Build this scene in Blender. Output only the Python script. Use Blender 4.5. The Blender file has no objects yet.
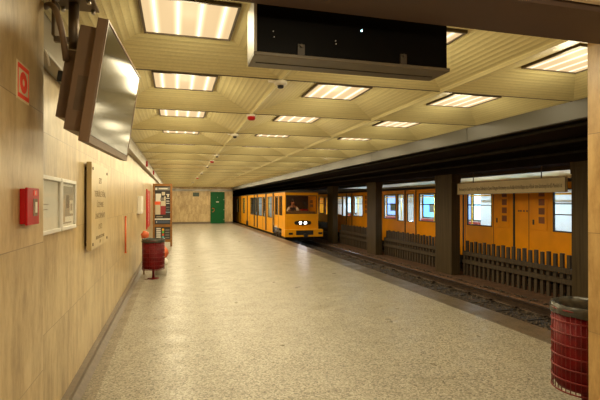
import bpy, math, random
from mathutils import Vector, Matrix
random.seed(7)
COL = bpy.context.scene.collection
SC = bpy.context.scene

# ------------------------------------------------------------ materials
def new_mat(name):
    m = bpy.data.materials.new(name); m.use_nodes = True
    nt = m.node_tree
    return m, nt, nt.nodes['Principled BSDF']

def N(nt, t, **kw):
    n = nt.nodes.new(t)
    for k, v in kw.items(): setattr(n, k, v)
    return n

def math_n(nt, op, a, b=None, clamp=False):
    n = nt.nodes.new('ShaderNodeMath'); n.operation = op; n.use_clamp = clamp
    for i, v in enumerate((a, b)):
        if v is None: continue
        if isinstance(v, (int, float)): n.inputs[i].default_value = v
        else: nt.links.new(v, n.inputs[i])
    return n.outputs[0]

def ramp(nt, fac, stops):
    r = nt.nodes.new('ShaderNodeValToRGB')
    e = r.color_ramp.elements
    while len(e) < len(stops): e.new(0.5)
    for i, (p, c) in enumerate(stops):
        e[i].position = p; e[i].color = (*c, 1) if len(c) == 3 else c
    nt.links.new(fac, r.inputs[0])
    return r.outputs[0]

def mixc(nt, fac, a, b, mode='MIX'):
    n = nt.nodes.new('ShaderNodeMix'); n.data_type = 'RGBA'; n.blend_type = mode
    for i, v in ((0, fac), (6, a), (7, b)):
        if isinstance(v, (int, float)): n.inputs[i].default_value = v
        elif isinstance(v, tuple): n.inputs[i].default_value = (*v, 1)
        else: nt.links.new(v, n.inputs[i])
    return n.outputs[2]

def coords(nt, kind='Object'):
    return nt.nodes.new('ShaderNodeTexCoord').outputs[kind]

def wpos(nt):
    return nt.nodes.new('ShaderNodeNewGeometry').outputs['Position']

def noise(nt, vec, scale, detail=3, rough=.5):
    n = nt.nodes.new('ShaderNodeTexNoise')
    n.inputs['Scale'].default_value = scale; n.inputs['Detail'].default_value = detail
    n.inputs['Roughness'].default_value = rough
    nt.links.new(vec, n.inputs['Vector'])
    return n.outputs['Fac']

def scalev(nt, vec, s):
    n = nt.nodes.new('ShaderNodeVectorMath'); n.operation = 'MULTIPLY'
    nt.links.new(vec, n.inputs[0]); n.inputs[1].default_value = s
    return n.outputs[0]

def bump(nt, b, height, strength, dist=.01):
    n = nt.nodes.new('ShaderNodeBump'); n.inputs['Strength'].default_value = strength
    n.inputs['Distance'].default_value = dist
    nt.links.new(height, n.inputs['Height']); nt.links.new(n.outputs[0], b.inputs['Normal'])

def simple(name, col, rough=.5, metal=0, var=.12, scale=6, spec=None):
    m, nt, b = new_mat(name)
    f = noise(nt, coords(nt), scale, 4)
    c = ramp(nt, f, [(.3, tuple(x*(1-var) for x in col)), (.7, tuple(min(1, x*(1+var)) for x in col))])
    nt.links.new(c, b.inputs['Base Color'])
    b.inputs['Roughness'].default_value = rough; b.inputs['Metallic'].default_value = metal
    if spec is not None: b.inputs['Specular IOR Level'].default_value = spec
    return m

def emis(name, col, s):
    m, nt, b = new_mat(name)
    b.inputs['Base Color'].default_value = (*col, 1)
    b.inputs['Emission Color'].default_value = (*col, 1)
    b.inputs['Emission Strength'].default_value = s
    return m

def travertine(name, axis, tint=(1, 1, 1), rough=.32):
    """stone cladding slabs with veins running upright"""
    m, nt, b = new_mat(name)
    p = wpos(nt)
    sx = nt.nodes.new('ShaderNodeSeparateXYZ'); nt.links.new(p, sx.inputs[0])
    h = sx.outputs['Y' if axis == 'Y' else 'X']; z = sx.outputs['Z']
    br = nt.nodes.new('ShaderNodeTexBrick'); br.offset = 0; br.squash = 1
    cb = nt.nodes.new('ShaderNodeCombineXYZ')
    nt.links.new(math_n(nt, 'ADD', h, 40.0), cb.inputs[0]); nt.links.new(math_n(nt, 'SUBTRACT', z, .051 - .67), cb.inputs[1])
    nt.links.new(cb.outputs[0], br.inputs['Vector'])
    br.inputs['Scale'].default_value = 1; br.inputs['Brick Width'].default_value = 1.1; br.inputs['Row Height'].default_value = .67
    br.inputs['Mortar Size'].default_value = .0022; br.inputs['Mortar Smooth'].default_value = 0
    br.inputs['Color1'].default_value = (0, 0, 0, 1); br.inputs['Color2'].default_value = (1, 1, 1, 1); br.inputs['Mortar'].default_value = (.5, .5, .5, 1)
    v = scalev(nt, p, (6, 6, 1.5))
    va = nt.nodes.new('ShaderNodeVectorMath'); va.operation = 'ADD'
    nt.links.new(v, va.inputs[0]); nt.links.new(scalev(nt, br.outputs['Color'], (5, 2, 3)), va.inputs[1])
    n1 = noise(nt, va.outputs[0], 1.0, 6, .62)
    n2 = noise(nt, scalev(nt, p, (26, 26, 9)), 1.0, 6, .7)
    n3 = noise(nt, p, 1.3, 3)
    s = math_n(nt, 'ADD', math_n(nt, 'MULTIPLY', n1, .50), math_n(nt, 'MULTIPLY', n2, .28))
    s = math_n(nt, 'ADD', s, math_n(nt, 'MULTIPLY', n3, .22))
    t = lambda c: tuple(a*q for a, q in zip(c, tint))
    c = ramp(nt, s, [(.33, t((.20, .125, .052))), (.44, t((.37, .26, .12))), (.54, t((.51, .385, .20))), (.68, t((.63, .51, .30)))])
    pb = mixc(nt, .05, c, br.outputs['Color'], 'OVERLAY')
    c = mixc(nt, math_n(nt, 'MULTIPLY', br.outputs['Fac'], .7), pb, (.16, .11, .06))
    nt.links.new(c, b.inputs['Base Color'])
    b.inputs['Roughness'].default_value = rough
    bump(nt, b, n2, .1, .004)
    return m

def terrazzo(name, cols, spots, rough=.33, joints=.25, dirt=.35):
    m, nt, b = new_mat(name)
    p = wpos(nt)
    vo = nt.nodes.new('ShaderNodeTexVoronoi'); vo.inputs['Scale'].default_value = 75
    nt.links.new(p, vo.inputs['Vector'])
    sx = nt.nodes.new('ShaderNodeSeparateColor'); nt.links.new(vo.outputs['Color'], sx.inputs[0])
    c = ramp(nt, sx.outputs[0], [(.0, spots), (.22, cols[0]), (.6, cols[1]), (1., cols[2])])
    d = noise(nt, p, .8, 5, .6)
    c = mixc(nt, math_n(nt, 'MULTIPLY', d, dirt), c, tuple(x*.55 for x in cols[0]))
    br = nt.nodes.new('ShaderNodeTexBrick'); br.offset = 0
    nt.links.new(scalev(nt, p, (1, 1, 0)), br.inputs['Vector'])
    br.inputs['Scale'].default_value = 1; br.inputs['Brick Width'].default_value = .6; br.inputs['Row Height'].default_value = .6
    br.inputs['Mortar Size'].default_value = .003; br.inputs['Mortar Smooth'].default_value = 0
    c = mixc(nt, math_n(nt, 'MULTIPLY', br.outputs['Fac'], joints), c, (.08, .06, .04))
    nt.links.new(c, b.inputs['Base Color'])
    r = ramp(nt, noise(nt, p, 3, 5), [(.3, (rough-.06,)*3), (.7, (rough+.12,)*3)])
    nt.links.new(r, b.inputs['Roughness'])
    return m

def coffer_mat():
    """painted cast panels, fine ribbing parallel to the edges of each coffer"""
    m, nt, b = new_mat('coffer_paint')
    g = nt.nodes.new('ShaderNodeNewGeometry')
    sn = nt.nodes.new('ShaderNodeSeparateXYZ'); nt.links.new(g.outputs['Normal'], sn.inputs[0])
    sp = nt.nodes.new('ShaderNodeSeparateXYZ'); nt.links.new(g.outputs['Position'], sp.inputs[0])
    side = math_n(nt, 'GREATER_THAN', math_n(nt, 'ABSOLUTE', sn.outputs['X']), math_n(nt, 'ABSOLUTE', sn.outputs['Y']))
    mx = nt.nodes.new('ShaderNodeMix'); mx.data_type = 'FLOAT'
    nt.links.new(side, mx.inputs[0]); nt.links.new(sp.outputs['Y'], mx.inputs[2]); nt.links.new(sp.outputs['X'], mx.inputs[3])
    u = mx.outputs[0]
    saw = math_n(nt, 'FRACT', math_n(nt, 'MULTIPLY', u, 21.0))
    line = math_n(nt, 'POWER', math_n(nt, 'ABSOLUTE', math_n(nt, 'SUBTRACT', saw, .5)), 1.5)
    nz = noise(nt, g.outputs['Position'], 38, 4, .65)
    stretch = nt.nodes.new('ShaderNodeCombineXYZ')
    nt.links.new(math_n(nt, 'MULTIPLY', u, 22.0), stretch.inputs[0])
    n2 = noise(nt, stretch.outputs[0], 1, 2)
    n3 = noise(nt, g.outputs['Position'], 1.1, 3)
    s = math_n(nt, 'ADD', math_n(nt, 'MULTIPLY', n2, .45), math_n(nt, 'MULTIPLY', nz, .25))
    s = math_n(nt, 'ADD', s, math_n(nt, 'MULTIPLY', n3, .3))
    c = ramp(nt, s, [(.3, CEIL_A), (.7, CEIL_B)])
    c = mixc(nt, math_n(nt, 'MULTIPLY', math_n(nt, 'GREATER_THAN', math_n(nt, 'ABSOLUTE', math_n(nt, 'SUBTRACT', saw, .5)), .42), .26), c, tuple(x*.5 for x in CEIL_A))
    nt.links.new(c, b.inputs['Base Color'])
    b.inputs['Roughness'].default_value = .42
    hh = math_n(nt, 'ADD', math_n(nt, 'MULTIPLY', line, 1.3), math_n(nt, 'MULTIPLY', nz, .5))
    bump(nt, b, hh, .40, .011)
    return m
CEIL_A, CEIL_B = (.58, .51, .25), (.86, .78, .45)

def diffuser_mat():
    """glowing diffuser with four tubes showing through"""
    m, nt, b = new_mat('lamp_diffuser')
    sp = nt.nodes.new('ShaderNodeSeparateXYZ'); nt.links.new(coords(nt), sp.inputs[0])
    t = math_n(nt, 'FRACT', math_n(nt, 'MULTIPLY', math_n(nt, 'ADD', sp.outputs['X'], .586), 1/.1465))
    pk = math_n(nt, 'SUBTRACT', 1.0, math_n(nt, 'MULTIPLY', math_n(nt, 'ABSOLUTE', math_n(nt, 'SUBTRACT', t, .5)), 3.6), True)
    pk = math_n(nt, 'POWER', pk, 2.0)
    c = ramp(nt, pk, [(0, (1.0, .70, .36)), (.5, (1, .82, .48)), (1, (1, .96, .74))])
    nt.links.new(c, b.inputs['Emission Color'])
    st = math_n(nt, 'ADD', .72, math_n(nt, 'MULTIPLY', pk, .75))
    nt.links.new(st, b.inputs['Emission Strength'])
    b.inputs['Base Color'].default_value = (.012, .011, .01, 1)
    b.inputs['Roughness'].default_value = .6; b.inputs['Specular IOR Level'].default_value = .05
    return m

def glass_mat(name, tint, refl=.12, fres=.5):
    m = bpy.data.materials.new(name); m.use_nodes = True; nt = m.node_tree
    nt.nodes.clear()
    out = nt.nodes.new('ShaderNodeOutputMaterial')
    tr = nt.nodes.new('ShaderNodeBsdfTransparent'); tr.inputs[0].default_value = (*tint, 1)
    gl = nt.nodes.new('ShaderNodeBsdfGlossy'); gl.inputs['Roughness'].default_value = .05
    lw = nt.nodes.new('ShaderNodeLayerWeight'); lw.inputs[0].default_value = .3
    mx = nt.nodes.new('ShaderNodeMixShader')
    nt.links.new(math_n(nt, 'ADD', math_n(nt, 'MULTIPLY', lw.outputs['Fresnel'], fres), refl*.2, True), mx.inputs[0])
    nt.links.new(tr.outputs[0], mx.inputs[1]); nt.links.new(gl.outputs[0], mx.inputs[2]); nt.links.new(mx.outputs[0], out.inputs[0])
    return m

M = dict(
    wall=travertine('travertine_wall', 'Y'), wallx=travertine('travertine_end_wall', 'X'),
    pillar=travertine('travertine_pillar', 'Y', (1.0, .86, .66)),
    floor=terrazzo('terrazzo_floor', [(.21, .185, .14), (.33, .295, .23), (.47, .43, .355)], (.085, .07, .05)),
    border=terrazzo('terrazzo_border', [(.15, .12, .085), (.23, .19, .135), (.33, .28, .21)], (.08, .06, .04), joints=0),
    edge=terrazzo('platform_edge_stone', [(.085, .065, .045), (.13, .10, .07), (.18, .145, .105)], (.04, .03, .02), rough=.34, joints=.3),
    skirt=simple('stone_skirting', (.14, .105, .075), .4, 0, .2, 20),
    ceil=coffer_mat(), diff=diffuser_mat(),
    lampframe=simple('lamp_frame_dark', (.11, .085, .06), .4, .3),
    greytrim=simple('grey_trim_metal', (.25, .225, .19), .35, .5, .15, 3),
    fascia=simple('fascia_metal', (.06, .055, .043), .38, 0, .08, 2, .35),
    seam=simple('seam_shadow_gap', (.10, .08, .055), .8),
    beam=simple('beam_brown', (.095, .062, .052), .6, 0, .06, 2),
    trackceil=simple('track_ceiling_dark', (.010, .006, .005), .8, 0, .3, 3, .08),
    hall=simple('hall_ceiling', (.72, .64, .54), .6),
    column=None, fence=None,
    green=simple('green_paint', (.001, .085, .022), .45, 0, .08, 6, .2),
    chrome=simple('brushed_steel', (.55, .53, .50), .3, .9, .05),
    black=simple('black_plastic', (.012, .011, .010), .35),
    gloss=simple('black_gloss', (.003, .0025, .0025), .38, 0, .05, 6, .08),
    tvbrown=simple('tv_brown_plastic', (.20, .13, .08), .45, 0, .06),
    tvscreen=simple('tv_screen_glass', (.035, .03, .02), .13, 0, .02, 2, .3),
    sidegrey=simple('side_rail_grey', (.33, .30, .24), .4), railgrey=simple('rail_grey_paint', (.13, .11, .08), .4, .2), latch=simple('latch_dark', (.05, .04, .03), .4), bracket=simple('bracket_steel', (.16, .12, .085), .45, .5),
    red=simple('red_enamel', (.42, .006, .008), .4, 0, .15, 9, .25),
    binred=simple('bin_red_enamel', (.15, .003, .005), .5, 0, .35, 12, .25),
    binwire=simple('bin_wire_red', (.17, .006, .006), .35, 0, .2, 12),
    bag=simple('bag_liner_black', (.045, .042, .036), .25, 0, .4, 20),
    orange=simple('orange_plastic', (.62, .13, .04), .5, 0, .2, 10),
    white=simple('white_paint', (.72, .68, .60), .45, 0, .05),
    alu=simple('frame_aluminium', (.72, .71, .67), .35, .1, .05),
    paper=simple('paper_cream', (.74, .72, .66), .6, 0, .05),
    wood=simple('board_wood', (.25, .105, .018), .45, 0, .25, 14),
    marble=simple('plaque_marble', (.50, .39, .21), .3, 0, .15, 5),
    letter=simple('engraved_lettering', (.22, .16, .08), .6),
    signred=simple('sign_red', (.80, .06, .03), .5, 0, .04),
    signcream=simple('sign_cream', (.70, .62, .42), .5, 0, .04),
    yellow=simple('train_yellow', (.80, .34, .005), .35, 0, .07, 3, .3),
    orangeb=simple('train_orange_yellow', (.92, .34, .002), .40, 0, .08, 2.5, .2),
    roof=simple('train_roof', (.10, .085, .07), .5, 0, .2),
    under=simple('train_underframe', (.022, .018, .015), .6, .3, .4),
    rubber=simple('rubber_black', (.012, .012, .012), .6),
    inner=simple('train_inner_panel', (.62, .66, .68), .4, 0, .04),
    cab=simple('cab_lining', (.045, .03, .022), .6),
    seat=simple('seat_red_vinyl', (.30, .04, .03), .5),
    pole=simple('handrail_yellow', (.80, .52, .05), .3),
    glass=glass_mat('train_glass_blue', (.86, .95, 1.0), 0, .07), dglass=glass_mat('cab_glass', (.85, .80, .74), .1, .12),
    pglass=glass_mat('poster_glass', (.97, .97, .96), .15, .03),
    louvre=simple('louvre_brown', (.24, .065, .008), .5),
    bed=simple('track_bed', (.060, .042, .028), .9, 0, .4, 12),
    stone=simple('ballast_stone', (.085, .06, .042), .85, 0, .5, 25),
    ledge=simple('track_ledge', (.13, .066, .036), .85, 0, .35, 7),
    rail=simple('rail_steel', (.085, .055, .038), .38, .6, .25, 8),
    sleeper=simple('sleeper_dark', (.045, .032, .022), .85, 0, .3, 9),
    signboard=simple('station_sign_enamel', (.62, .50, .29), .45, 0, .05),
    pvest=simple('dark_vest', (.02, .022, .03), .8), skin=simple('skin', (.34, .17, .10), .5), shirt=simple('white_shirt', (.7, .68, .62), .8), hair=simple('hair_dark', (.03, .02, .012), .7),
)
def streaky(name, ca, cb_, rough=.55, metal=.2):
    m, nt, b = new_mat(name)
    f = noise(nt, scalev(nt, wpos(nt), (22, 22, .8)), 1, 5, .6)
    nt.links.new(ramp(nt, f, [(.3, ca), (.7, cb_)]), b.inputs['Base Color'])
    b.inputs['Roughness'].default_value = rough; b.inputs['Metallic'].default_value = metal; b.inputs['Specular IOR Level'].default_value = .15
    return m
M['column'] = streaky('column_board_cast', (.042, .027, .012), (.085, .058, .028), .6, 0)
M['fence'] = streaky('fence_grey_brown', (.05, .036, .024), (.09, .067, .046), .65, 0)
def flat(name, c, r=.5): return simple(name, c, r, 0, .03)

# ------------------------------------------------------------ mesh builder
class MB:
    def __init__(s): s.v = []; s.f = []; s.sm = []
    def add(s, vs, fs, smooth=False):
        o = len(s.v); s.v += [tuple(x) for x in vs]
        s.f += [tuple(i+o for i in f) for f in fs]; s.sm += [smooth]*len(fs); return s
    def box(s, x0, x1, y0, y1, z0, z1):
        return s.add([(x, y, z) for x in (x0, x1) for y in (y0, y1) for z in (z0, z1)],
                     [(0, 1, 3, 2), (4, 6, 7, 5), (0, 4, 5, 1), (2, 3, 7, 6), (0, 2, 6, 4), (1, 5, 7, 3)])
    def tube(s, p0, p1, r, n=12, r1=None, cap=True):
        p0, p1 = Vector(p0), Vector(p1); r1 = r if r1 is None else r1
        d = (p1-p0).normalized(); a = d.orthogonal().normalized(); b = d.cross(a)
        vs = []
        for p, q in ((p0, r), (p1, r1)):
            for i in range(n):
                t = 2*math.pi*i/n; vs.append(p+a*math.cos(t)*q+b*math.sin(t)*q)
        s.add(vs, [(i, (i+1) % n, n+(i+1) % n, n+i) for i in range(n)], True)
        if cap:
            o = len(s.v)-2*n
            s.f += [tuple(o+i for i in reversed(range(n))), tuple(o+n+i for i in range(n))]; s.sm += [False]*2
        return s
    def path(s, pts, r, n=8):
        """smooth tube through points"""
        pts = [Vector(p) for p in pts]; rings = []
        for i, p in enumerate(pts):
            d = (pts[min(i+1, len(pts)-1)]-pts[max(i-1, 0)]).normalized()
            a = Vector((0, 0, 1)).cross(d); a = a.normalized() if a.length > 1e-3 else Vector((1, 0, 0)); b = d.cross(a)
            rings.append([p+a*math.cos(2*math.pi*k/n)*r+b*math.sin(2*math.pi*k/n)*r for k in range(n)])
        vs = [v for g in rings for v in g]
        fs = [(i*n+k, i*n+(k+1) % n, (i+1)*n+(k+1) % n, (i+1)*n+k) for i in range(len(pts)-1) for k in range(n)]
        s.add(vs, fs, True)
        o = len(s.v)-len(vs); e = o+(len(pts)-1)*n
        s.f += [tuple(o+i for i in reversed(range(n))), tuple(e+i for i in range(n))]; s.sm += [False]*2
        return s
    def lathe(s, prof, cx, cy, n=32, closed=False):
        """profile of (r,z), turned about a vertical axis"""
        vs = [(cx+r*math.cos(2*math.pi*k/n), cy+r*math.sin(2*math.pi*k/n), z) for r, z in prof for k in range(n)]
        m = len(prof)
        fs = [(i*n+k, i*n+(k+1) % n, ((i+1) % m)*n+(k+1) % n, ((i+1) % m)*n+k) for i in range(m if closed else m-1) for k in range(n)]
        return s.add(vs, fs, True)
    def prism(s, poly, axis, a0, a1):
        """poly of 2D points extruded along an axis: 'y' -> (x,z), 'x' -> (y,z), 'z' -> (x,y)"""
        def P(p, a): return {'y': (p[0], a, p[1]), 'x': (a, p[0], p[1]), 'z': (p[0], p[1], a)}[axis]
        n = len(poly)
        return s.add([P(p, a0) for p in poly]+[P(p, a1) for p in poly],
                     [(i, (i+1) % n, n+(i+1) % n, n+i) for i in range(n)]+[tuple(range(n)), tuple(range(2*n-1, n-1, -1))])
    def build(s, name, mat, parent=None, bevel=0, local=False, origin=None):
        me = bpy.data.meshes.new(name)
        off = Vector((0, 0, 0))
        if not local:
            if parent: off = world_loc(parent)
            elif origin: off = Vector(origin)
            else:
                xs, ys, zs = zip(*s.v); off = Vector(((min(xs)+max(xs))/2, (min(ys)+max(ys))/2, min(zs)))
        me.from_pydata([tuple(Vector(v)-off) for v in s.v], [], s.f)
        me.polygons.foreach_set('use_smooth', s.sm)
        import bmesh
        bm = bmesh.new(); bm.from_mesh(me); bmesh.ops.recalc_face_normals(bm, faces=bm.faces); bm.to_mesh(me); bm.free()
        me.materials.append(mat)
        o = bpy.data.objects.new(name, me); COL.objects.link(o)
        if parent: o.parent = parent
        elif not local: o.location = off
        if bevel:
            b = o.modifiers.new('bevel', 'BEVEL'); b.width = bevel; b.segments = 2; b.limit_method = 'ANGLE'
        return o
def world_loc(o):
    v = Vector((0, 0, 0))
    while o: v += o.location; o = o.parent
    return v
def thing(name, loc, label, cat, group=None):
    o = bpy.data.objects.new(name, None); o.empty_display_size = .1; COL.objects.link(o); o.location = loc
    return tag(o, label, cat, group)
def tag(o, label, cat, group=None):
    o['label'] = label; o['category'] = cat
    if group: o['group'] = group
    return o
def struct(o, label=None):
    o['kind'] = 'structure'
    if label: o['label'] = label
    return o
def copy_tree(o, parent=None):
    c = o.copy(); COL.objects.link(c)
    if parent: c.parent = parent
    for ch in list(o.children): copy_tree(ch, c)
    return c
def text_mesh(name, body, size, mat, parent, mtx, extrude=.0015, width=None, align='CENTER', bold=0, spacing=1):
    """lettering as a mesh; mtx is its matrix relative to the parent"""
    cu = bpy.data.curves.new(name, 'FONT'); cu.body = body; cu.size = size; cu.extrude = extrude; cu.offset = bold
    cu.align_x = align; cu.align_y = 'CENTER'; cu.resolution_u = 2; cu.space_line = spacing
    tmp = bpy.data.objects.new('tmp_text', cu); COL.objects.link(tmp)
    bpy.context.view_layer.update()
    me = bpy.data.meshes.new_from_object(tmp.evaluated_get(bpy.context.evaluated_depsgraph_get()))
    bpy.data.objects.remove(tmp)
    if width:
        xs = [v.co.x for v in me.vertices]; k = width/(max(xs)-min(xs))
        me.transform(Matrix.Diagonal((k, 1, 1, 1)))
    me.transform(mtx); me.materials.clear(); me.materials.append(mat)
    o = bpy.data.objects.new(name, me); COL.objects.link(o); o.parent = parent
    return o
def facing(loc, normal):
    """matrix for upright lettering reading left to right as seen from where the normal points"""
    n = Vector(normal).normalized(); z = Vector((0, 0, 1)); x = z.cross(n)
    return Matrix(((x.x, z.x, n.x, loc[0]), (x.y, z.y, n.y, loc[1]), (x.z, z.z, n.z, loc[2]), (0, 0, 0, 1)))
ORD = ['first', 'second', 'third', 'fourth', 'fifth', 'sixth', 'seventh', 'eighth', 'ninth', 'tenth', 'eleventh', 'twelfth', 'thirteenth',
       'fourteenth', 'fifteenth', 'sixteenth', 'seventeenth', 'eighteenth', 'nineteenth', 'twentieth']

# ------------------------------------------------------------ the setting
XW, XN, XP = -.84, -.67, 2.71         # recessed wall, near wall, right-hand pillar
XE, YF, ZR = 4.5, 34.2, 2.70          # platform edge, far wall, rib height
PITCH = 1.63; Y0 = 2.31; NROW = 19
XB = [-.735, .905, 2.545, 4.18]
struct(MB().box(-.63, 4.07, -4, YF, -.12, 0).build('floor', M['floor']))
struct(MB().box(XW-.1, -.63, -4, YF, -.12, 0).build('trim_1', M['border']))
struct(MB().box(4.07, XE, -4, 60, -.12, 0).build('trim_2', M['edge']))
struct(MB().box(XE-.12, XE-.04, -4, 60, -.45, -.12).build('wall_platform', M['skirt']))
struct(MB().box(XW-.2, XW, 2.63, YF, 0, 2.95).build('wall_left', M['wall']))
struct(MB().box(XW-.2, XN, -4, 2.63, 0, 3.0).build('wall_entrance', M['wall']))
struct(MB().box(XP, XP+.9, -4, 2.44, 0, 3.0).build('wall_right', M['pillar'], bevel=.004))
struct(MB().box(XW-.2, 4.13, YF, YF+.2, 0, 2.95).build('wall_far', M['wallx']))
struct(MB().box(XW-.2, XP+.9, -4.2, -4, 0, 3.0).build('wall_back', M['wallx']))
struct(MB().box(XW, XW+.055, 2.63, YF, 0, .10).add([(XW+.055, 2.63, 0), (XW+.10, 2.63, 0), (XW+.055, 2.63, .05), (XW+.055, YF, 0), (XW+.10, YF, 0), (XW+.055, YF, .05)],
       [(0, 1, 2), (3, 5, 4), (1, 4, 5, 2)]).build('baseboard_left', M['skirt']))
struct(MB().box(XW+.06, 2.50, YF-.03, YF, 0, .13).box(3.51, 4.13, YF-.03, YF, 0, .13).build('baseboard_far', M['skirt']))
struct(MB().box(XW, 4.13, YF-.05, YF, 2.40, 2.56).build('trim_3', M['greytrim']))
# grey service trim along the top of the left wall
g = MB().box(XW, XB[0], 2.63, YF, 2.48, 2.70)
struct(g.build('trim_4', M['greytrim'], bevel=.01))
# ceiling of coffers
def coffers(name, xb, rows, y0, mat):
    mb = MB()
    for j in range(rows):
        ya = y0+PITCH*j; yb = ya+PITCH; yc = (ya+yb)/2
        for i in range(len(xb)-1):
            a, b = xb[i], xb[i+1]; c = (a+b)/2; h = .31
            O = [(a, ya, ZR), (b, ya, ZR), (b, yb, ZR), (a, yb, ZR)]
            I = [(c-h, yc-h, ZR+.145), (c+h, yc-h, ZR+.145), (c+h, yc+h, ZR+.145), (c-h, yc+h, ZR+.145)]
            U = [(x, y, ZR+.19) for x, y, z in I]
            mb.add(O+I, [(k, (k+1) % 4, 4+(k+1) % 4, 4+k) for k in range(4)])
            mb.add(I+U, [(k, (k+1) % 4, 4+(k+1) % 4, 4+k) for k in range(4)]+[(4, 5, 6, 7)])
    a, b = xb[0], xb[-1]; y1 = y0+PITCH*rows
    mb.box(min(a, b)-.12, max(a, b), y0, YF+.1, ZR+.2, ZR+.3)
    mb.box(min(a, b), max(a, b), y1, YF, ZR, ZR+.2)
    me = mb.build(name, mat)
    return me
struct(coffers('ceiling', XB, NROW, Y0, M['ceil']))
seams = MB()
for j in range(1, NROW+1):
    y = Y0+PITCH*j; seams.box(XB[0], XB[-1], y-.006, y+.006, ZR-.004, ZR+.012)
struct(seams.build('trim_5', M['seam']))
rid = MB()
for x in XB[1:3]: rid.prism([(x-.03, ZR+.006), (x, ZR-.014), (x+.03, ZR+.006)], 'y', Y0, Y0+PITCH*NROW)
struct(rid.build('trim_6', M['ceil']))
# steel fascia above the platform edge
fs = MB()
for k in range(19):
    ya = -1+k*3.4
    fs.prism([(4.18, 2.50), (4.205, 2.49), (4.22, 2.50), (4.22, 2.685), (4.18, 2.715), (4.17, 2.70)], 'y', ya, ya+3.392)
struct(fs.build('trim_7', M['fascia']))
# beam of the entrance opening and the hall behind
struct(MB().box(XN, XP, 1.86, 2.24, 2.60, 3.0).build('trim_8', M['beam']))
struct(MB().box(XN, XP+1.3, 2.24, 2.31, 2.72, 3.0).build('trim_9', M['beam']))
struct(MB().box(XW-.2, XP+.9, -4.2, 2.44, 3.0, 3.1).build('ceiling_hall', M['hall']))
struct(MB().box(XN, XP, -4, 1.80, 2.78, 2.98).build('ceiling_entrance', M['hall']))
struct(MB().box(XN, XP, 1.80, 1.845, 2.625, 3.0).build('trim_13', M['hall'], bevel=.006))  # pale colour stands in for hall light on the beam's near face
# room over the tracks
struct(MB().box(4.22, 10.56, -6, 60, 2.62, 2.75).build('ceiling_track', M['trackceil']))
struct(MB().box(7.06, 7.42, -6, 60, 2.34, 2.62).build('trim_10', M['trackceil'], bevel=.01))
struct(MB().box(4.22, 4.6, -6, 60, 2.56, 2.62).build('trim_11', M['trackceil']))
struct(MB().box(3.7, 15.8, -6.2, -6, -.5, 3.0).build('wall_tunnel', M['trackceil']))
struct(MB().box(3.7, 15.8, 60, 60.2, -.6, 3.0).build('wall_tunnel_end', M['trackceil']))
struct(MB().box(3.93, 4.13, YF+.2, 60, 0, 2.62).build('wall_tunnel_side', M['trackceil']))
struct(MB().box(XE-.12, 10.5, -6, 60, -.62, -.47).build('floor_track', M['bed']))
struct(MB().prism([(6.72, -.47), (6.78, -.37), (7.0, -.35), (7.8, -.35), (8.05, -.47)], 'y', -6, 60).build('floor_ledge', M['ledge']))
# opposite platform
XB2 = [10.62, 12.26, 13.90, 15.54]
struct(coffers('ceiling_opposite', XB2, 17, .68, M['ceil']))
struct(MB().box(10.56, 10.62, -6, 60, 2.50, 2.72).build('trim_12', M['fascia']))
struct(MB().box(10.3, 15.7, -6, 60, -.12, 0).build('floor_opposite', M['floor']))
struct(MB().box(15.6, 15.8, -6, 60, 0, 3.0).build('wall_opposite', M['wall']))
struct(MB().box(10.3, 10.4, -6, 60, -.47, -.12).build('wall_platform_opposite', M['skirt']))

# ------------------------------------------------------------ ceiling lights
lights_on = []
def make_light():
    t = thing('ceiling_light', (0, 0, 0), '', 'ceiling light')
    f = MB()
    w, q, zb, zt = .31, .293, ZR+.122, ZR+.19
    f.box(-w, -q, -w, w, zb, zt).box(q, w, -w, w, zb, zt).box(-q, q, -w, -q, zb, zt).box(-q, q, q, w, zb, zt)
    f.build('frame', M['lampframe'], t)
    MB().box(-q, q, -q, q, zb+.008, zb+.03).build('diffuser', M['diff'], t)
    return t
AREA = bpy.data.lights.new('tube_light', 'AREA'); AREA.shape = 'SQUARE'; AREA.size = .52; AREA.energy = 5.8; AREA.color = (1.0, .85, .53)
GLOW = bpy.data.lights.new('tube_side_light', 'POINT'); GLOW.energy = 5.0; GLOW.color = (1.0, .85, .53); GLOW.shadow_soft_size = .12
AREA.specular_factor = .15; GLOW.specular_factor = 0
COOL_FILL = AREA.copy(); COOL_FILL.energy = 16; COOL_FILL.color = (.75, .90, 1.0)  # cool, stronger copy added to brighten the opposite wall behind the train windows
def place_lamp(x, y, z, light=AREA):
    o = bpy.data.objects.new('tube_glow', light); COL.objects.link(o); o.location = (x, y, z); return o
proto = make_light(); first = True
rows_of = ['nearest the left wall', 'in the middle', 'nearest the tracks']
for i in range(3):
    cx = (XB[i]+XB[i+1])/2
    for j in range(NROW):
        cy = Y0+PITCH*(j+.5)
        t = proto if first else copy_tree(proto); first = False
        t.location = (cx, cy, 0)
        t['label'] = 'square glowing ceiling light, %s from the entrance in the row %s' % (ORD[j], rows_of[i])
        t['group'] = 'square lights in the ceiling coffers'
        g = place_lamp(cx, cy, ZR+.112)
        g.parent = t; g.location = (0, 0, ZR+.112); g.name = 'lamp'
        g = place_lamp(cx, cy, 0, GLOW); g.parent = t; g.location = (0, 0, ZR+.03); g.name = 'lamp'
for i, jj in ((0, range(0, 15)), (1, range(0, 15, 2))):
    cx = (XB2[i]+XB2[i+1])/2
    for j in jj:
        cy = .68+PITCH*(j+.5)
        t = copy_tree(proto); t.location = (cx, cy, 0)
        t['label'] = 'square ceiling light over the opposite platform, seen past the far train'; t['group'] = 'lights over the opposite platform'
        for ch in list(t.children):
            if ch.type == 'LIGHT' and ch.data == AREA and i == 1: ch.data = COOL_FILL
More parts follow.
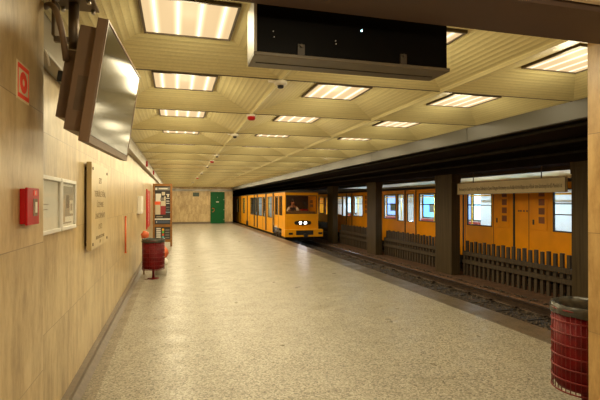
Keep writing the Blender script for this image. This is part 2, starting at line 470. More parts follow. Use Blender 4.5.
# unseen hall lamp behind the camera, with an added point fill
HALL = bpy.data.lights.new('hall_tube', 'AREA'); HALL.shape = 'RECTANGLE'; HALL.size = 1.2; HALL.size_y = .3; HALL.energy = 40; HALL.color = (1, .80, .54)
HFILL = GLOW.copy(); HFILL.energy = 62  # point light added to brighten the near wall, no fixture of its own
for y in (-.6,):
    t = thing('ceiling_light', (1.0, y, 2.70), 'unseen long ceiling light in the hall behind the viewpoint', 'ceiling light')
    MB().box(.38, 1.62, y-.17, y+.17, 2.735, 2.78).build('frame', M['lampframe'], t)
    MB().box(.40, 1.60, y-.15, y+.15, 2.725, 2.735).build('diffuser', M['white'], t)
    l = place_lamp(0, 0, 0, HALL); l.parent = t; l.location = (0, 0, .02); l.name = 'lamp'
    l = place_lamp(0, 0, 0, HFILL); l.parent = t; l.location = (0, 0, -.12); l.name = 'lamp'

# ------------------------------------------------------------ ceiling fittings on the rib crossings
def fitting(y, kind, label):
    x = XB[1]
    t = thing('smoke_detector' if kind == 'w' else 'warning_beacon', (x, y, ZR-.014), label, 'smoke detector' if kind == 'w' else 'beacon', 'fittings along the ceiling rib')
    if kind == 'w':
        MB().lathe([(.001, -.0), (.055, -.0), (.06, -.02), (.05, -.035), (.03, -.04), (.001, -.04)], 0, 0, 20).build('housing', M['white'], t, local=True)
        MB().lathe([(.03, -.038), (.028, -.06), (.015, -.066), (.001, -.066)], 0, 0, 16).build('sensor', M['black'], t, local=True)
        MB().box(-.11, -.03, -.012, .012, -.018, 0).build('cable_cover', M['white'], t, local=True)
    else:
        MB().lathe([(.001, 0), (.06, 0), (.06, -.02), (.045, -.025), (.001, -.025)], 0, 0, 20).build('base', M['white'], t, local=True)
        MB().lathe([(.05, -.022), (.05, -.05), (.035, -.065), (.001, -.068)], 0, 0, 16).build('lens', M['red'], t, local=True)
for j, k, l in [(1, 'w', 'round white smoke detector on the rib beside the black hanging display'),
                (2, 'r', 'red beacon on the ceiling rib, nearest of the red ones'), (3, 'w', 'white smoke detector just beyond the nearest red beacon'),
                (5, 'w', 'white smoke detector shortly before the second red beacon'), (5.9, 'r', 'red beacon on the rib, second from the entrance'),
                (7, 'w', 'white smoke detector just past the second red beacon'), (9, 'w', 'white smoke detector between second and third red beacons'), (11, 'r', 'farthest red beacon on the ceiling rib'),
                (14, 'w', 'farthest white smoke detector on the ceiling rib')]:
    fitting(Y0+PITCH*j, k, l)
for y, l in ((12.1, 'small red alarm box on the grey trim high on the left wall, nearer one'), (15.6, 'small red alarm box on the grey trim high on the left wall, farther one')):
    tag(MB().box(XB[0], XB[0]+.04, y-.06, y+.06, 2.50, 2.64).build('alarm_box', M['red'], bevel=.01), l, 'alarm box', 'red boxes on the wall trim')

# ------------------------------------------------------------ hanging display
t = thing('departure_display', (1.0, 2.50, 2.39), 'long black departure display hanging from the ceiling under the brown beam', 'display')
MB().box(.415, 1.588, 2.40, 2.59, 2.398, 2.695).build('housing', M['gloss'], t)
MB().box(.400, 1.592, 2.372, 2.60, 2.386, 2.406).build('bottom_rail', M['railgrey'], t, .003)
MB().box(.400, .415, 2.372, 2.60, 2.406, 2.695).build('side_rail', M['sidegrey'], t)
MB().box(.43, 1.55, 2.50, 2.512, 2.383, 2.387).build('service_slot', M['black'], t)
for x in (.645, 1.27):
    MB().box(x, x+.04, 2.386, 2.40, 2.406, 2.47).tube((x+.02, 2.386, 2.46), (x+.02, 2.376, 2.46), .010, 10).build('latch', M['latch'], t)
for x, z in ((.51, 2.53), (.515, 2.50), (.87, 2.512), (.873, 2.495)):
    MB().tube((x, 2.40, z), (x, 2.396, z), .0035, 8).build('screw', M['chrome'], t)
MB().tube((1.029, 2.40, 2.585), (1.029, 2.395, 2.585), .0045, 10).build('reflection_dot', emis('reflection_glow', (.55, .95, 1), 6), t)  # glowing dot standing in for a light reflected in the housing
for x in (.6, 1.4):
    MB().tube((x, 2.50, 2.695), (x, 2.50, 2.76), .015, 10).build('hanger', M['bracket'], t)

# ------------------------------------------------------------ television on the left
t = thing('television', (-.42, 2.41, 1.895), 'large brown-cased television tilted down from a ceiling pole by the left wall', 'television')
t.rotation_euler = Matrix.Rotation(math.radians(-3.8), 3, 'Z').__matmul__(Matrix.Rotation(math.radians(8.5), 3, 'Y')).to_euler()
def loc_(mb, n, m, bev=0): return mb.build(n, m, t, bev, local=True)
loc_(MB().box(-.045, 0, 0, 1.06, 0, .62), 'case', M['tvbrown'], .003)
loc_(MB().box(0, .004, .022, 1.038, .04, .60), 'screen', M['tvscreen'])
loc_(MB().box(0, .006, 0, 1.06, 0, .03).box(0, .006, 0, .012, .03, .62).box(0, .006, 1.048, 1.06, .03, .62).box(0, .006, .012, 1.048, .61, .62), 'bezel', M['tvbrown'])
loc_(MB().box(-.15, -.045, .10, .96, .055, .60), 'rear_housing', M['tvbrown'], .004)
loc_(MB().box(-.12, -.07, .098, .1, .16, .34), 'access_cover', M['bracket'])
loc_(MB().box(-.245, -.15, .25, .78, .13, .50), 'player_box', M['tvbrown'], .004)
loc_(MB().box(-.285, -.245, .30, .36, .33, .39), 'power_socket', M['black'], .003)
t2 = thing('television_mount', (-.56, 2.80, 2.40), 'steel pole and flange holding the brown television to the ceiling', 'bracket')
zc = 2.748
MB().tube((-.56, 2.80, 2.46), (-.56, 2.80, zc-.01), .028, 14).build('pole', M['bracket'], t2)
MB().box(-.66, -.44, 2.70, 2.90, zc-.022, zc-.008).build('flange', M['bracket'], t2, .003)
for dx in (-.08, .08):
    for dy in (-.07, .07): MB().tube((-.56+dx+.01, 2.80+dy, zc-.045), (-.56+dx+.01, 2.80+dy, zc-.02), .011, 8).build('bolt', M['chrome'], t2)
MB().box(-.66, -.645, 2.74, 2.86, 2.52, zc-.02).box(-.66, -.56, 2.785, 2.815, 2.50, 2.53).build('arm', M['bracket'], t2)
def bez(p, n=14):
    p = [Vector(q) for q in p]; out = []
    for i in range(n+1):
        u = i/n; out.append(p[0]*(1-u)**3+p[1]*3*u*(1-u)**2+p[2]*3*u*u*(1-u)+p[3]*u**3)
    return out
tag(MB().path(bez([(-.685, 2.72, 2.66), (-.62, 2.6, 2.66), (-.56, 2.5, 2.56), (-.57, 2.66, 2.36)]), .016).build('cable', M['tvbrown']),
    'thick brown cable looping from the wall trim to the back of the television', 'cable')
tag(MB().path(bez([(-.80, 2.80, 2.475), (-.72, 2.75, 2.42), (-.68, 2.7, 2.48), (-.665, 2.72, 2.34)]), .006).build('cable', M['white']),
    'thin pale cable curling behind the television above the player box', 'cable')

# ------------------------------------------------------------ things on the near wall
def on_wall_text(*a): pass
t = thing('fire_alarm_sign', (XN, 2.296, 2.06), 'cream fire alarm sign with red ring and bars, high on near left wall', 'sign')
MB().box(XN, XN+.003, 2.212, 2.380, 2.055, 2.223).build('plate', M['signcream'], t)
MB().box(XN+.003, XN+.0045, 2.220, 2.372, 2.195, 2.214).box(XN+.003, XN+.0045, 2.220, 2.372, 2.064, 2.083).box(XN+.003, XN+.0045, 2.220, 2.227, 2.083, 2.195).box(XN+.003, XN+.0045, 2.365, 2.372, 2.083, 2.195).build('border', M['signred'], t)
ring = MB(); n = 32; vs = []
for r in (.017, .048):
    for x in (XN+.003, XN+.0048):
        for k in range(n): vs.append((x, 2.296+r*math.cos(2*math.pi*k/n), 2.139+r*math.sin(2*math.pi*k/n)))
fs_ = []
for k in range(n):
    k2 = (k+1) % n
    fs_ += [(k, k2, n+k2, n+k), (2*n+k, 3*n+k, 3*n+k2, 2*n+k2), (n+k, n+k2, 3*n+k2, 3*n+k)]
ring.add(vs, fs_).build('ring_symbol', M['signred'], t)
t = thing('fire_alarm_box', (XN, 2.355, 1.50), 'red fire alarm call box with small window on near left wall', 'alarm box')
MB().box(XN, XN+.024, 2.255, 2.420, 1.50, 1.66).build('case', M['red'], t, .004)
MB().box(XN+.024, XN+.034, 2.248, 2.427, 1.495, 1.665).build('door', M['red'], t, .003)
MB().box(XN+.034, XN+.036, 2.33, 2.395, 1.535, 1.615).build('window', flat('alarm_window', (.25, .2, .17), .2), t)
MB().box(XN+.036, XN+.040, 2.35, 2.378, 1.55, 1.60).build('push_button', M['white'], t, .002)
MB().box(XN+.034, XN+.0355, 2.335, 2.39, 1.63, 1.655).build('symbol_plate', M['signred'], t)
MB().box(XN+.0355, XN+.0365, 2.358, 2.366, 1.634, 1.651).build('symbol', M['white'], t)

# poster frames on the recessed wall
def poster_frame(y0, y1, label, fill):
    t = thing('display_case', (XW, (y0+y1)/2, 1.38), label, 'notice frame', 'notice frames beside the near wall corner')
    z0, z1, w = 1.385, 1.775, .028
    MB().box(XW, XW+.03, y0, y1, z0, z0+w).box(XW, XW+.03, y0, y1, z1-w, z1).box(XW, XW+.03, y0, y0+w, z0+w, z1-w).box(XW, XW+.03, y1-w, y1, z0+w, z1-w).build('frame', M['alu'], t, .004)
    MB().box(XW, XW+.012, y0+w, y1-w, z0+w, z1-w).build('notice', M['paper'], t)
    for i, (a, b, c, d, m) in enumerate(fill):
        yy0 = y0+w+(y1-y0-2*w)*a; yy1 = y0+w+(y1-y0-2*w)*b; zz0 = z0+w+(z1-z0-2*w)*c; zz1 = z0+w+(z1-z0-2*w)*d
        MB().box(XW+.012, XW+.0132+.0004*i, yy0, yy1, zz0, zz1).build('print', m, t)
    MB().box(XW+.019, XW+.021, y0+w, y1-w, z0+w, z1-w).build('glazing', M['pglass'], t)
pg, pd, pl = flat('print_grey', (.33, .29, .23)), flat('print_dark', (.14, .115, .085)), flat('print_light', (.66, .62, .53))
poster_frame(3.16, 3.655, 'aluminium notice frame half hidden by wall corner, holding plain cream paper', [(.15, .42, .5, .52, pg), (.15, .36, .40, .42, pg)])
poster_frame(3.675, 4.165, 'aluminium notice frame with a brown printed photo notice, beside the plain one',
             [(.05, .95, .22, .93, pg), (.10, .30, .10, .62, flat('print_tan', (.45, .36, .25))), (.40, .62, .42, .72, pd), (.66, .92, .28, .60, pl), (.72, .86, .35, .52, pg), (.1, .8, .06, .09, pg)])
# stone plaque
t = thing('memorial_plaque', (XW, 5.33, 1.13), 'cream stone plaque with engraved lines on standoffs on the left wall', 'plaque')
MB().box(XW+.02, XW+.065, 4.66, 5.69, 1.138, 1.985).build('slab', M['marble'], t, .003)
for y in (4.72, 5.63):
    for z in (1.19, 1.925):
        MB().tube((XW, y, z), (XW+.072, y, z), .016, 12).build('fixing', M['bracket'], t)
xf = XW+.0655
for s, z, h, w in (('EZT', 1.82, .085, .17), ('TERÜLETÉN,', 1.68, .085, .70), ('ÜZEMBE', 1.57, .08, .42), ('ÖNKORMÁNY', 1.455, .085, .62), ('1973', 1.34, .08, .22)):
    text_mesh('lettering', s, h, M['letter'], t, facing((xf-XW, 5.17-5.33, z-1.13), (1, 0, 0)), .001, w)
text_mesh('lettering', 'BUDAPEST MAI\nÉV', .05, M['letter'], t, facing((xf-XW, -.16, 1.21-1.13), (1, 0, 0)), .001, .52)
# rod, white box, red sign
tag(MB().tube((XW+.014, 8.17, .73), (XW+.014, 8.17, 1.36), .014, 10).box(XW, XW+.03, 8.155, 8.185, .73, .75).box(XW, XW+.03, 8.155, 8.185, 1.34, 1.36).build('wall_rod', M['orange']),
    'thin upright orange-red rod fixed low on the left wall', 'rod')
t = thing('wall_box', (XW, 11.0, 1.33), 'white wall box mounted on the left wall before the red notice', 'box')
MB().box(XW, XW+.085, 10.75, 11.35, 1.33, 1.74).build('case', M['white'], t, .012)
MB().box(XW+.085, XW+.09, 10.8, 11.3, 1.36, 1.71).build('cover', M['white'], t, .004)
t = thing('wall_sign', (XW, 14.6, .84), 'tall red panel with white lettering on the left wall behind the bin', 'sign')
MB().box(XW, XW+.03, 13.9, 15.4, .84, 1.95).build('panel', M['red'], t, .004)
MB().box(XW, XW+.035, 13.85, 13.9, .80, 1.98).build('edge_profile', M['red'], t)
m_ = Matrix.Translation((.031, 0, .55)) @ facing((0, 0, 0), (1, 0, 0)) @ Matrix.Rotation(math.pi/2, 4, 'Z')
text_mesh('lettering', 'TÁJÉKOZTATÓ', .42, M['white'], t, m_, .001, .95)

# ------------------------------------------------------------ information board
bx0, bx1, by = -.80, -.13, 16.9
t = thing('information_board', ((bx0+bx1)/2, by, 0), 'freestanding wooden information board with posters, standing behind the red bin', 'notice board')
MB().box(bx0, bx0+.07, by-.04, by+.04, 0, 2.26).build('post', M['wood'], t, .004)
MB().box(bx1-.07, bx1, by-.04, by+.04, 0, 2.26).build('post', M['wood'], t, .004)
for a, b in ((2.17, 2.26), (.70, .80), (.16, .26)): MB().box(bx0+.07, bx1-.07, by-.03, by+.03, a, b).build('crossbar', M['wood'], t, .003)
MB().box(bx0+.07, bx1-.07, by-.012, by+.012, .80, 2.17).build('poster_panel', flat('poster_black', (.022, .02, .022), .3), t)
MB().box(bx0+.07, bx1-.07, by-.012, by+.012, .26, .70).build('poster_panel', flat('poster_black_low', (.03, .027, .025), .3), t)
A, B = bx0+.07, bx1-.07; yf = by-.012
def pr_(u0, u1, z0, z1, m, k=1): MB().box(A+(B-A)*u0, A+(B-A)*u1, yf-.002*k, yf, z0, z1).build('poster_print', m, t)
cr, wh, rd, gy, bl = flat('pp_cream', (.55, .48, .36)), flat('pp_white', (.68, .66, .62)), flat('pp_red', (.75, .10, .03)), flat('pp_grey', (.18, .17, .15)), flat('pp_blue', (.25, .38, .5))
pr_(.05, .97, 2.02, 2.13, gy); pr_(.25, .82, 2.06, 2.10, wh, 2); pr_(.03, .15, 2.03, 2.11, wh, 2)
pr_(.05, .40, 1.62, 1.90, wh); pr_(.0, .36, 1.50, 1.62, rd); pr_(.03, .36, 1.15, 1.50, cr); pr_(.36, .64, 1.66, 1.76, gy); pr_(.38, .70, 1.44, 1.64, cr, 2)
pr_(.36, .70, 1.15, 1.46, flat('pp_maroon', (.26, .02, .025)), 3); pr_(.60, .70, 1.65, 1.8, cr, 2); pr_(.45, .66, 1.84, 1.96, cr)
for z in (1.86, 1.72, 1.62, 1.54, 1.40, 1.30): pr_(.74, .95, z, z+.025, wh if z > 1.5 else gy)
pr_(.80, .92, 1.78, 1.86, cr); pr_(.70, 1, 1.22, 1.245, bl); pr_(.1, .5, 1.06, 1.08, cr); pr_(.0, 1, .96, 1.01, wh); pr_(.05, .98, .84, .93, flat('pp_navy', (.06, .08, .12))); pr_(.1, .14, .85, .92, wh, 2)
for k in range(5): pr_(.10, .38, .32+.075*k, .37+.075*k, wh)
for k, c in enumerate(((.1, .42, .45), (.70, .10, .03), (.12, .45, .06), (.80, .42, .03))): pr_(.47, .60, .30+.09*k, .375+.09*k, flat('pp_key%d' % k, c))
for k in range(4): pr_(.68, .95, .30+.09*k, .345+.09*k, gy)

# ------------------------------------------------------------ litter bins
def crumple(mb, cx, cy, z, r, seed):
    rnd = random.Random(seed); n = 40; rows = [(r*.90, z-.16), (r*.93, z-.03), (r*.97, z+.006), (r*1.035, z+.004), (r*1.05, z-.03), (r*1.05, z-.06), (r*1.02, z-.072)]
    vs = []
    for q, (rr, zz) in enumerate(rows):
        for k in range(n):
            a = 2*math.pi*k/n; j = rnd.uniform(-.010, .010) if q > 1 else rnd.uniform(-.02, .004)
            vs.append((cx+(rr+j)*math.cos(a), cy+(rr+j)*math.sin(a), zz+rnd.uniform(-.007, .007)))
    mb.add(vs, [(i*n+k, i*n+(k+1) % n, (i+1)*n+(k+1) % n, (i+1)*n+k) for i in range(len(rows)-1) for k in range(n)], True)
    return mb
def bin_(x, y, label, seed, back):
    t = thing('litter_bin', (x, y, 0), label, 'bin', 'round red litter bins')
    R, z0, z1 = .222, .20, .80
    MB().lathe([(.001, z0+.01), (R-.03, z0+.01), (R-.012, z0+.04), (R-.008, z1-.02), (R-.02, z1-.02), (R-.03, z0+.05), (.001, z0+.03)], x, y, 36).build('drum', M['binred'], t)
    w = MB()
    for k in range(40):
        a = 2*math.pi*k/40; w.tube((x+R*math.cos(a), y+R*math.sin(a), z0), (x+R*math.cos(a), y+R*math.sin(a), z1), .0036, 6)
    for k in range(8):
        z = z0+(z1-z0)*k/7
        w.lathe([(R+.004+.006*math.cos(q), z+.006*math.sin(q)) for q in [i*math.pi/3 for i in range(6)]], x, y, 36, True)
    w.build('wire_cage', M['binwire'], t)
    crumple(MB(), x, y, z1+.03, R, seed).build('bag_liner', M['bag'], t)
    MB().tube((x, y, .0), (x, y, z0+.02), .026, 14).build('post', M['binred'], t)
    MB().lathe([(.001, 0), (.12, 0), (.12, .008), (.03, .016), (.001, .016)], x, y, 24).build('foot_plate', M['binred'], t)
    return t
bin_(-.455, 9.9, 'red wire litter bin on a post by the left wall', 3, True)
bin_(2.985, 2.712, 'red wire litter bin partly hidden by the right-hand pillar', 5, False)
def blob(cx, cy, cz, rx, ry, rz, seed, n=10, m=7):
    rnd = random.Random(seed); mb = MB(); vs = [(cx, cy, cz-rz)]
    for i in range(1, m):
        for k in range(n):
            a = 2*math.pi*k/n; b = -math.pi/2+math.pi*i/m; q = rnd.uniform(.8, 1.15)
            vs.append((cx+rx*q*math.cos(b)*math.cos(a), cy+ry*q*math.cos(b)*math.sin(a), cz+rz*q*math.sin(b)))
    vs.append((cx, cy, cz+rz)); L = len(vs)-1
    fs = [(0, 1+(k+1) % n, 1+k) for k in range(n)]+[(L, L-n+k, L-n+(k+1) % n) for k in range(n)]
    fs += [(1+i*n+k, 1+i*n+(k+1) % n, 1+(i+1)*n+(k+1) % n, 1+(i+1)*n+k) for i in range(m-2) for k in range(n)]
    return mb.add(vs, fs, True)
t = thing('mop_bucket', (-.32, 10.42, 0), 'orange bucket with a white cloth behind the red bin', 'bucket')
MB().lathe([(.001, .02), (.12, .02), (.15, .30), (.155, .30), (.12, 0), (.001, 0)], -.32, 10.42, 24).build('pail', M['white'], t)
blob(-.30, 10.40, .50, .15, .12, .16, 9).build('cloth', M['orange'], t)
blob(-.27, 10.36, .28, .12, .10, .10, 12).build('rag', M['white'], t)
t = thing('broom', (-.68, 10.5, 0), 'upright broom with orange head leaning behind the red bin', 'broom')
MB().tube((-.68, 10.5, 0), (-.68, 10.5, .80), .014, 10).build('handle', M['wood'], t)
blob(-.665, 10.48, .87, .085, .07, .10, 5).build('head', M['orange'], t)

# ------------------------------------------------------------ green door in the far wall
t = bpy.data.objects.new('door_1', None); COL.objects.link(t); t.location = (3.0, YF, 0); struct(t, 'green metal door in the far wall')
MB().box(2.52, 3.49, YF-.035, YF, .0, 2.31).build('leaf', M['green'], t, .006)
MB().box(2.48, 2.52, YF-.05, YF, 0, 2.35).box(3.49, 3.53, YF-.05, YF, 0, 2.35).box(2.52, 3.49, YF-.05, YF, 2.31, 2.35).build('door_frame', M['green'], t)
MB().path([(2.60, YF-.035, .88), (2.64, YF-.10, .86), (2.74, YF-.10, .92), (2.76, YF-.10, 1.0), (2.74, YF-.10, 1.10), (2.64, YF-.10, 1.13), (2.60, YF-.035, 1.1)], .014).build('handle', M['orange'], t)
MB().box(2.89, 3.10, YF-.04, YF-.035, 1.58, 1.63).build('name_plate', M['white'], t)
for z in (.25, 1.0, 1.75): MB().box(3.45, 3.50, YF-.052, YF-.035, z, z+.05).build('hinge', M['chrome'], t)
text_mesh('number', '1', .16, M['chrome'], t, facing((0, -.038, 1.93), (0, -1, 0)), .001)
t = thing('exit_sign', (1.43, YF, 2.02), 'small dark sign box high on the far wall left of the green door', 'sign')
MB().box(1.21, 1.65, YF-.08, YF, 2.02, 2.30).build('case', flat('sign_dark_green', (.02, .035, .022), .4), t, .01)
MB().box(1.25, 1.61, YF-.084, YF-.08, 2.05, 2.27).build('face', flat('sign_face', (.035, .06, .035), .3), t)

# ------------------------------------------------------------ columns, fence, sign between the tracks
cy_far = [6.72, 11.27, 16.0, 20.7, 25.4, 30.1, 34.8]
cl = ['brown column between the tracks nearest the camera, beside the litter bin', 'brown column at the left end of the hanging station sign',
      'brown column between the tracks, second beyond the station sign', 'brown column just right of the approaching train',
      'brown column between the tracks hidden beside the approaching train', 'brown column between the tracks alongside the middle of the train', 'farthest brown column between the tracks']
for y, l in zip(cy_far, cl):
    t = thing('column', (7.2, y-.4, -.35), l, 'column', 'columns between the two tracks')
    MB().box(7.08, 7.34, y-.78, y, -.35, 2.34).build('shaft', M['column'], t, .006)
    MB().prism([(7.07, 2.34), (7.07, 2.24), (7.08, 2.12), (7.34, 2.12), (7.36, 2.24), (7.36, 2.34)], 'y', y-.80, y+.02).build('head', M['column'], t)
def fence(y0, y1, label):
    t = thing('fence', (7.45, (y0+y1)/2, -.35), label, 'fence', 'slatted fences between the tracks')
    sl = MB(); n = max(2, round((y1-y0)/.172)); st = (y1-y0)/n
    for k in range(n):
        y = y0+st*(k+.5); sl.box(7.47, 7.52, y-.038, y+.038, -.35, .57 if k % 2 else .545)
    sl.build('slat_panel', M['fence'], t)
    for z in (.025, .235):
        MB().box(7.40, 7.47, y0, y1, z-.05, z+.05).build('rail', M['fence'], t, .004)
    for y in (y0+.04, y1-.04): MB().box(7.42, 7.47, y-.035, y+.035, -.35, .30).build('post', M['fence'], t)
fl = ['slatted grey fence nearest the camera, right of the second column', 'slatted grey fence below the hanging station sign', 'slatted grey fence between second and third columns',
      'slatted grey fence between third column and the approaching train', 'slatted grey fence beside the approaching train', 'slatted grey fence far behind the approaching train']
ys = [2.1]+cy_far[:6]
fence(2.1, cy_far[0]-.80, fl[0])
for k in range(5): fence(cy_far[k]+.02, cy_far[k+1]-.80, fl[k+1])

t = thing('station_sign', (7.25, 8.9, 1.79), 'long cream station name sign hung between two brown columns', 'sign')
MB().box(7.22, 7.27, 6.98, 10.44, 1.79, 2.09).build('board', M['signboard'], t, .004)
MB().box(7.212, 7.22, 6.98, 10.44, 1.79, 1.80).box(7.212, 7.22, 6.98, 10.44, 2.08, 2.09).box(7.212, 7.22, 6.98, 6.99, 1.8, 2.08).box(7.212, 7.22, 10.43, 10.44, 1.8, 2.08).build('border', M['bracket'], t)
text_mesh('lettering', 'Vörösmarty tér-Deák Ferenc tér-Bajcsy-Zsilinszky út-Opera-Oktogon-Vörösmarty utca-Kodály körönd-Bajza utca-Hősök tere-Széchenyi fürdő-Mexikói út',
          .125, flat('station_lettering', (.10, .06, .03), .5), t, facing((-.0315, -.19, .135), (-1, 0, 0)), .001, 3.3)
for y in (7.6, 9.8): MB().tube((7.245, y, 2.09), (7.245, y, 2.34), .012, 8).build('hanger', M['bracket'], t)

# pipes under the track ceiling
for x, z, r, l in ((4.9, 2.585, .03, 'dark pipe along the track ceiling nearest the platform'), (6.0, 2.57, .04, 'thick dark pipe along the track ceiling in the middle'), (6.9, 2.50, .025, 'dark pipe along the track ceiling beside the columns')):
    tag(MB().tube((x, -5, z), (x, 55, z), r, 10).build('pipe', M['under']), l, 'pipe', 'pipes along the track ceiling')

# ------------------------------------------------------------ tracks
def rail(x, label):
    mb = MB().prism([(x-.06, -.45), (x+.06, -.45), (x+.055, -.435), (x+.012, -.42), (x+.012, -.345), (x+.033, -.33), (x+.033, -.305), (x+.025, -.30), (x-.025, -.30), (x-.033, -.305), (x-.033, -.33), (x-.012, -.345), (x-.012, -.42), (x-.055, -.435)], 'y', -5, 58)
    tag(mb.build('rail', M['rail']), label, 'rail', 'running rails')
rail(4.98, 'steel rail of the near track, close under the platform edge'); rail(6.42, 'steel rail of the near track on the fence side')
rail(8.40, 'steel rail of the far track on the fence side'); rail(9.84, 'steel rail of the far track by the opposite platform')
sp = None
for k in range(30):
    y = 3.0+.72*k
    if sp is None:
        sp = thing('sleeper', (5.70, y, -.47), 'dark sleeper across the near track', 'sleeper', 'sleepers of the near track')
        MB().box(4.62, 6.72, y-.11, y+.11, -.47, -.45).build('beam', M['sleeper'], sp)
        for x in (4.98, 6.42):
            for s in (-1, 1): MB().box(x+s*.10-.035, x+s*.10+.035, y-.06, y+.06, -.45, -.415).build('clip', M['rail'], sp, .004)
    else:
        c = copy_tree(sp); c.location = (5.70, y, -.47)
rnd = random.Random(11); mb = MB()
for _ in range(5200):
    x = rnd.choice((rnd.uniform(4.52, 6.7), rnd.uniform(6.5, 6.9), rnd.uniform(5.4, 6.36), rnd.uniform(5.4, 6.36))); y = 2.5+18*rnd.random()**1.4; s = rnd.uniform(.015, .045)
    if min(abs(x-4.98), abs(x-6.42)) < .07: continue
    z = -.47+s*.4 if x < 6.72 else -.47+min(1, (x-6.72)/.1)*.11+s*.3
    a = rnd.random()*6.28; ca, sa = math.cos(a), math.sin(a)
    pts = [(1, .1, 0), (-.9, .2, .1), (.1, 1, .1), (-.1, -.9, 0), (.1, 0, .75), (0, .1, -.6)]
    pts = [(p[0]*rnd.uniform(.7, 1.2), p[1]*rnd.uniform(.7, 1.2), p[2]*rnd.uniform(.7, 1.2)) for p in pts]
    mb.add([(x+s*(p[0]*ca-p[1]*sa), y+s*(p[0]*sa+p[1]*ca), z+s*p[2]) for p in pts], [(0, 2, 4), (2, 1, 4), (1, 3, 4), (3, 0, 4), (2, 0, 5), (1, 2, 5), (3, 1, 5), (0, 3, 5)])
o = mb.build('ballast', M['stone']); o['kind'] = 'stuff'; o['label'] = 'dark brown ballast stones along the near track'; o['category'] = 'ballast'

# ------------------------------------------------------------ trains
def holed_side(x0, x1, y0, y1, z0, z1, holes):
    """side wall of a carriage pierced by window openings (ya,yb,za,zb)"""
    mb = MB(); ysr = sorted({y0, y1, *[h[0] for h in holes], *[h[1] for h in holes]}); zsr = sorted({z0, z1, *[h[2] for h in holes], *[h[3] for h in holes]})
    for a, b in zip(ysr, ysr[1:]):
        run = None
        for c, d in zip(zsr, zsr[1:]):
            hole = any(h[0] <= a+1e-6 and b <= h[1]+1e-6 and h[2] <= c+1e-6 and d <= h[3]+1e-6 for h in holes)
            if hole:
                if run: mb.box(x0, x1, a, b, *run); run = None
            else: run = (run[0], d) if run else (c, d)
        if run: mb.box(x0, x1, a, b, *run)
    return mb
def window(t, x, s, ya, yb, za, zb, glass, bars=(), frame=.022, mull=False, name='window'):
    """window in a side wall whose outer face is at x; s is the outward direction"""
    f = MB(); xa, xb = sorted((x-s*.03, x+s*.008))
    f.box(xa, xb, ya, ya+frame, za, zb).box(xa, xb, yb-frame, yb, za, zb).box(xa, xb, ya+frame, yb-frame, za, za+frame).box(xa, xb, ya+frame, yb-frame, zb-frame, zb)
    for z in bars: f.box(xa, xb, ya+frame, yb-frame, z-.012, z+.012)
    if mull: f.box(xa, xb, (ya+yb)/2-.012, (ya+yb)/2+.012, za+frame, zb-frame)
    w = f.build(name, M['rubber'], t)
    MB().box(x-s*.014, x-s*.010, ya+frame*.5, yb-frame*.5, za+frame*.5, zb-frame*.5).build('pane', glass, w).parent = w
    return w
def fix_child(o): o.location = (0, 0, 0)

ZB, ZT = .03, 2.04
def train_shell(t, xa, xb, y0, y1, holes_a, holes_b, body):
    holed_side(xa, xa+.05, y0, y1, ZB, ZT, holes_a).build('side_wall', body, t)
    holed_side(xb-.05, xb, y0, y1, ZB, ZT, holes_b).build('side_wall', body, t)
    xm = (xa+xb)/2; pts = []
    for k in range(13):
        u = -1+2*k/12; pts.append((xm+u*(xb-xa)/2, ZT+.13*(1-abs(u)**2.6)))
    MB().prism(pts+[(xb-.05, ZT-.03), (xa+.05, ZT-.03)], 'y', y0, y1).build('roof', M['roof'], t)
    holed_side(xb-.06, xb-.052, y0+1.7, y1-.1, ZB+.1, ZT-.05, holes_b).build('inner_lining', M['inner'], t)
    MB().box(xa+.05, xb-.05, y0+.02, y1-.02, ZB, ZB+.05).build('floor_panel', M['cab'], t)
    MB().box(xa+.1, xb-.1, y0+.3, y1-.3, -.18, ZB).build('underframe', M['under'], t)
def bogie(t, xa, xb, y):
    b = MB().box(xa+.08, xb-.08, y-.55, y+.55, -.22, -.08)
    b.build('bogie_frame', M['under'], t)
    for dy in (-.38, .38):
        w = MB()
        for x in (4.98-4.98+xa+.26, xb-.26): w.tube((x-.05, y+dy, -.07), (x+.05, y+dy, -.07), .22, 20)
        w.tube((xa+.26, y+dy, -.07), (xb-.26, y+dy, -.07), .04, 10)
        w.build('wheelset', M['rail'], t)

# approaching train on the near track
xa, xb, yf = 4.72, 6.29, 19.67
t1 = thing('train', ((xa+xb)/2, 28, -.30), 'yellow train coming in along the platform with two headlights lit', 'train', 'yellow trains')
W = [(34.97, 36.1), (31.9, 32.8), (28.0, 29.35), (26.9, 27.7), (25.25, 26.55), (24.35, 24.95), (22.5, 23.6)]
side = [(a, b, .80, 1.88) for a, b in W]+[(21.1, 21.72, .98, 1.88), (20.2, 20.82, .98, 1.88)]
skirt = [(20.35, 22.35, ZB, .36), (30.3, 31.5, ZB, .30)]
train_shell(t1, xa, xb, yf+.05, 40, side+skirt, [(a, b, .8, 1.88) for a, b in W[:6]], M['yellow'])
for a, b in W: window(t1, xa, -1, a, b, .80, 1.88, M['glass'], (1.5,))
for a, b in ((21.1, 21.72), (20.2, 20.82)): window(t1, xa, -1, a, b, .98, 1.88, M['dglass'], ())
for a, b in W[:6]: window(t1, xb, 1, a, b, .80, 1.88, M['glass'], (1.5,))
for y in (33.9, 30.66, 27.82, 26.74, 24.05, 22.14):
    MB().box(xa-.03, xa+.002, y-.10, y+.10, .08, 2.04).build('door_seal', M['rubber'], t1)
for y in (29.6, 25.05, 21.02, 21.85): MB().box(xa-.006, xa+.001, y-.015, y+.015, .1, 1.95).build('panel_joint', M['rubber'], t1)
for y in (24.2, 21.95): MB().path([(xa-.002, y, .45), (xa-.05, y, .5), (xa-.05, y, 1.1), (xa-.002, y, 1.15)], .014).build('grab_rail', M['chrome'], t1)
MB().box(xa-.02, xa, 21.3, 21.75, .37, .44).build('step', M['white'], t1)
